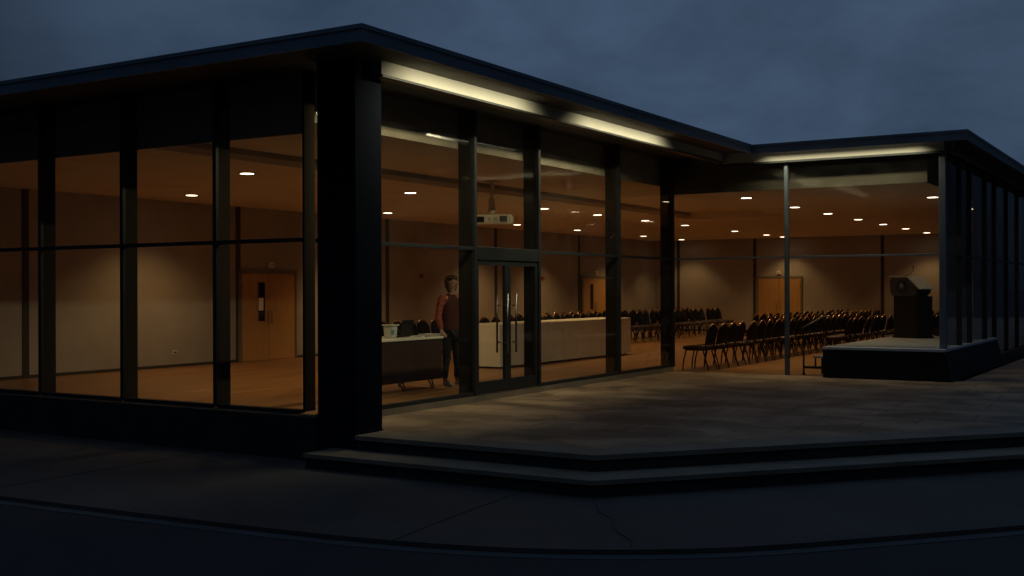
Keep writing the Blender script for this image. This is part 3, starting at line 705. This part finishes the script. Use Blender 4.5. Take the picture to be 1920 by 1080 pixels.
t = thing('stage_steps', 'small black stage steps with a sloping metal handrail at the left of the stage', 'steps', (-5.60, 19.05, .002))
MB().box(-.08, .12, -.2, .2, .29, .32, .004).build('tread', MT['stage'], t)
b = MB(); b.tube([(-.22, -.19, .13), (.12, -.19, .13)], .022, 8); b.tube([(.10, -.19, .13), (.10, -.19, .29)], .015, 8); b.tube([(-.04, -.19, .13), (-.04, -.19, .29)], .015, 8)
b.tube([(.10, .19, .004), (.10, .19, .29)], .015, 8); b.tube([(-.04, .19, .004), (-.04, .19, .29)], .015, 8)
b.build('frame', MT['plastic'], t, smooth=True)
b = MB(); b.tube([(-.24, -.19, .035), (-.24, -.19, .30), (-.24, -.19, .80)], .016, 8); b.tube([(.13, -.19, .50), (.13, -.19, .96)], .013, 8); b.build('rail_posts', MT['plastic'], t, smooth=True)
MB().lathe([(.026, 0), (.03, .012), (.018, .05)], (-.24, -.19, 0), 12).build('rubber_foot', MT['plastic'], t, smooth=True)
MB().tube([(-.27, -.19, .79), (-.24, -.19, .805), (.08, -.19, .98), (.16, -.19, 1.0), (.18, -.19, .95)], .013, 10).build('handrail', MT['steel'], t, smooth=True)

t = thing('lectern', 'dark wooden lectern with a grey angular head and round badge on the stage', 'lectern', (-4.88, 22.6, .503), R(-22))
# local: wide side along x, camera looks along +y
b = MB(); b.prism([(-.30, -.16), (.20, -.16), (.29, .02), (.29, .22), (-.30, .22)], 0, .80); b.build('lectern_body', MT['lect'], t)
MB().prism([(-.32, -.18), (.22, -.18), (.31, .02), (.31, .24), (-.32, .24)], 0, .03).build('base', MT['plastic'], t)
# head: chamfered face with sloping lid
b = MB(); o = [(-.36, .88), (-.31, .80), (.18, .80), (.215, .84), (.215, .985), (.03, 1.155), (-.33, 1.165), (-.37, 1.08)]
b.prism(o, -.20, .24, axis='y'); bmesh.ops.bevel(b.bm, geom=b.bm.edges[:], offset=.012, segments=2, affect='EDGES'); hd = b.build('head', MT['lectop'], t)
b = MB(); b.prism([(.217, .84), (.25, .86), (.26, .90), (.26, .95), (.217, .97)], -.13, .22, axis='y'); b.build('side_shelf', MT['lect'], t)
b = MB(); b.prism([(-.36, 1.1665), (.034, 1.158), (.285, .925), (.31, .94), (.044, 1.185), (-.36, 1.195)], -.215, .26, axis='y'); b.build('lid', MT['lid'], t)
b = MB(); b.lathe([(.115, 0), (.135, .006), (.13, .016), (.115, .018)], n=28); b.tf(Matrix.Translation((-.085, -.2015, .975)) @ Matrix.Rotation(R(90), 4, 'X')); bd = b.build('badge', MT['badge'], hd, smooth=False)
b = MB(); b.tf(Matrix.Identity(4))
for k in range(5):
    a = R(90 + 72*k + 8); c = (-.085 + .042*math.cos(a), -.224, .975 + .02 + .042*math.sin(a)); b.ball(c, .010 if k else .015, 8, (1.2, .5, 1))
b.ball((-.085, -.225, .995), .017, 8, (1, .5, 1)); b.build('badge_star_glints', MT['silver'], hd, smooth=True)  # star in whitish silver, the badge's glints put into the colour
b = MB(); b.tube([(-.17, .0, 1.175), (-.13, .0, 1.20), (-.02, 0, 1.24), (.03, 0, 1.30), (.035, 0, 1.345)], .006, 6); mic = b.build('microphone_stem', MT['plastic'], t, smooth=True)
MB().tube([(.036, 0, 1.345), (.018, 0, 1.375)], [.013, .010], 8).build('microphone', MT['plastic'], t, smooth=True)

# ---------------------------------------------------------------- the person
def skin_obj(name, verts, edges, radii, m, parent, level=2, root=0):
    me = bpy.data.meshes.new(name); me.from_pydata([Vector(v) for v in verts], edges, []); o = bpy.data.objects.new(name, me); col.objects.link(o)
    md = o.modifiers.new('skin', 'SKIN'); md.use_smooth_shade = True; md.branch_smoothing = .6
    if not me.skin_vertices: me.skin_vertices.new(name='')
    for i, r in enumerate(radii):
        me.skin_vertices[0].data[i].radius = r if isinstance(r, tuple) else (r, r)
    me.skin_vertices[0].data[root].use_root = True
    if level: s = o.modifiers.new('sub', 'SUBSURF'); s.levels = s.render_levels = level
    bpy.context.view_layer.update()
    dg = bpy.context.evaluated_depsgraph_get(); nm = bpy.data.meshes.new_from_object(o.evaluated_get(dg))
    o.modifiers.clear(); o.data = nm; bpy.data.meshes.remove(me); nm.name = name
    nm.materials.clear(); nm.materials.append(m)
    for p in nm.polygons: p.use_smooth = True
    o.parent = parent; return o
class Sk:
    def __init__(s): s.v, s.e, s.r = [], [], []
    def add(s, p, r, par=None):
        s.v.append(p); s.r.append(r)
        if par is not None: s.e.append((par, len(s.v)-1))
        return len(s.v)-1
# local: faces -y, x to the figure's left (picture right); total height 1.65
fd = Vector((.56, -.83)) * .86 + Vector((.85, .52)) * .95
person = thing('person', 'standing person in red patterned cardigan and black trousers, one hand on the desk', 'person', (-9.84, 14.22, .002), math.atan2(fd.y, fd.x) + R(90))
P = Sk()
pel = P.add((0, 0, .86), (.15, .10)); wa = P.add((0, .01, 1.00), (.125, .09), pel); ch = P.add((0, .01, 1.18), (.15, .10), wa); up = P.add((0, .015, 1.32), (.12, .075), ch); nk = P.add((0, .005, 1.40), .050, up); nk2 = P.add((.005, -.01, 1.46), .047, nk)
h1 = P.add((.01, -.025, 1.515), (.064, .080), nk2); h2 = P.add((.012, -.02, 1.575), (.070, .085), h1); h3 = P.add((.012, -.012, 1.615), (.050, .060), h2)
hands = []
def arm(side, elbow, wrist, palm_dir):
    sh = P.add((side*.165, .015, 1.325), .052, up); el = P.add(elbow, .038, sh); wr = P.add(wrist, .025, el)
    d = Vector(palm_dir).normalized(); w_ = Vector(wrist); pc = w_ + d*.05; pl = P.add(tuple(pc), (.034, .018), wr)
    perp = Vector((0, 1, 0)) if abs(d.y) < .7 else Vector((1, 0, 0)); across = (perp - d*perp.dot(d)).normalized()
    dn = Vector((0, 0, -1)) if abs(d.z) < .7 else Vector((-side, 0, 0))
    for k, ln in enumerate((.060, .072, .068, .052)):
        b0 = pc + d*.035 + across*(k-1.5)*.019; a = P.add(tuple(b0), .0095, pl)
        b1 = b0 + d*ln*.5; b2 = b1 + (d*.8+dn*.35).normalized()*ln*.5
        a = P.add(tuple(b1), .0085, a); P.add(tuple(b2), .007, a)
    t0 = pc - d*.015 + across*(-.030); a = P.add(tuple(t0), .011, pl); t1 = t0 + (d*.7-across*.7).normalized()*.032; a = P.add(tuple(t1), .0095, a); P.add(tuple(t1+d*.028), .008, a)
arm(-1, (-.245, .03, 1.06), (-.235, -.03, .835), (-.15, -.75, -.55))
arm(1, (.235, .05, 1.06), (.225, -.04, .84), (0, -.15, -1))
for s_, fx, fy in ((-1, -.13, -.02), (1, .12, -.03)):
    hp = P.add((s_*.085, 0, .80), .088, pel); kn = P.add(((s_*.085+fx)/2*1.05, -.015, .45), .056, hp); an = P.add((fx, fy+.03, .085), .036, kn)
    ft = P.add((fx + s_*.015, fy-.06, .035), (.036, .026), an); P.add((fx + s_*.03, fy-.15, .025), (.032, .020), ft)
body = skin_obj('body', P.v, P.e, P.r, MT['skin'], person, 2)
# face features pressed into the head: nose, brows, ears, lips as one small mesh each
hc = Vector((.012, -.022, 1.56))
MB().ball(hc+Vector((0, -.090, -.012)), .013, 8, (.8, 1, 1.5)).build('nose', MT['skin'], person, smooth=True)
for s_ in (-1, 1):
    MB().ball(hc+Vector((s_*.030, -.080, .010)), .011, 8, (1.3, .5, .7)).build('eye', MT['eye'], person, smooth=True)
    MB().ball(hc+Vector((s_*.030, -.0865, .009)), .005, 6, (1, .4, 1)).build('pupil', MT['jeans'], person, smooth=True)
    MB().ball(hc+Vector((s_*.030, -.084, .028)), .016, 8, (1.3, .35, .3)).build('eyebrow', MT['hair'], person, smooth=True)
    MB().ball(hc+Vector((s_*.072, .0, .0)), .017, 8, (.4, .8, 1.4)).build('ear', MT['skin'], person, smooth=True)
MB().ball(hc+Vector((0, -.078, -.045)), .016, 8, (1.3, .5, .4)).build('mouth', mat('lips', (.28, .08, .06), .5), person, smooth=True)
# hair: cap with bob sides, front left open for the face
b = MB(); bmesh.ops.create_uvsphere(b.bm, u_segments=28, v_segments=20, radius=1)
for v in b.bm.verts:
    d = v.co.copy(); r_ = .098
    zz_ = d.z; v.co = Vector((d.x*.094, d.y*.106, d.z*.094))
    if zz_ < 0: v.co.z = zz_*.165; v.co.x *= 1.0 + .12*abs(zz_); v.co.y *= 1.0 - .15*abs(zz_) 
    v.co.x += .004*math.sin(d.y*17+d.z*9); v.co.y += .004*math.sin(d.x*19+d.z*7)
dead = [v for v in b.bm.verts if v.co.y < -.030 and v.co.z < .045 - .25*max(0, -v.co.y-.06) and (v.co.z < .035 or abs(v.co.x) < .06)]
bmesh.ops.delete(b.bm, geom=dead, context='VERTS'); dead = [v for v in b.bm.verts if v.co.z < -.14]
b.tf(Matrix.Translation((.012, -.005, 1.575)))
hair = b.build('hair', MT['hair'], person, smooth=True); so = hair.modifiers.new('thick', 'SOLIDIFY'); so.thickness = .012; so.offset = 1
# clothing
C = Sk(); a00 = C.add((0, 0, .78), (.185, .14)); a0 = C.add((0, 0, .88), (.178, .132), a00); a1 = C.add((0, .01, 1.0), (.160, .122), a0); a2 = C.add((0, .01, 1.18), (.182, .132), a1); a3 = C.add((0, .015, 1.325), (.175, .104), a2); C.add((0, .008, 1.40), (.074, .072), a3)
skin_obj('sweater', C.v, C.e, C.r, MT['tee'], person, 2)
for s_, el, wr in ((-1, (-.245, .03, 1.06), (-.235, -.026, .85)), (1, (.235, .05, 1.06), (.225, -.036, .85))):
    C = Sk(); a = C.add((s_*.09, .015, 1.33), .080); a = C.add((s_*.175, .015, 1.315), .080, a); a = C.add(((s_*.19+el[0])/2, .02, 1.19), .058, a); a = C.add(el, .054, a); a = C.add(((el[0]+wr[0])/2, (el[1]+wr[1])/2, (el[2]+wr[2])/2), .048, a); C.add(wr, .040, a)
    skin_obj('sleeve', C.v, C.e, C.r, MT['knit'], person, 2)
C = Sk(); a0 = C.add((0, 0, .86), (.158, .112))
for s_, fx, fy in ((-1, -.13, -.02), (1, .12, -.03)):
    a = C.add((s_*.088, 0, .78), .098, a0); a = C.add((s_*.095, -.01, .60), .078, a); a = C.add(((s_*.085+fx)/2*1.05, -.015, .45), .066, a); a = C.add((fx*1.0, fy+.01, .26), .055, a); C.add((fx, fy+.03, .10), .050, a)
skin_obj('trousers', C.v, C.e, C.r, MT['jeans'], person, 2)
for s_, fx, fy in ((-1, -.13, -.02), (1, .12, -.03)):
    C = Sk(); a = C.add((fx, fy+.05, .045), (.042, .042)); a = C.add((fx + s_*.012, fy-.04, .040), (.044, .036), a); a = C.add((fx + s_*.028, fy-.13, .032), (.042, .028), a); C.add((fx + s_*.034, fy-.175, .028), (.030, .022), a)
    skin_obj('shoe', C.v, C.e, C.r, MT['shoe'], person, 2)

# ---------------------------------------------------------------- survey units -> metres
done = set()
for o in list(col.objects):
    o.location = Vector(o.location) * S
    if o.type == 'MESH' and o.data.name not in done:
        done.add(o.data.name); o.data.transform(Matrix.Scale(S, 4))
    if o.type == 'MESH':
        for md in o.modifiers:
            if md.type == 'SOLIDIFY': md.thickness *= S
for l in bpy.data.lights:
    l.energy *= S*S
    if l.type == 'AREA': l.size *= S; l.size_y *= S
    elif l.type == 'SPOT': l.shadow_soft_size *= S
scene.cycles.max_bounces = 10; scene.cycles.diffuse_bounces = 4; scene.cycles.glossy_bounces = 3; scene.cycles.transparent_max_bounces = 24
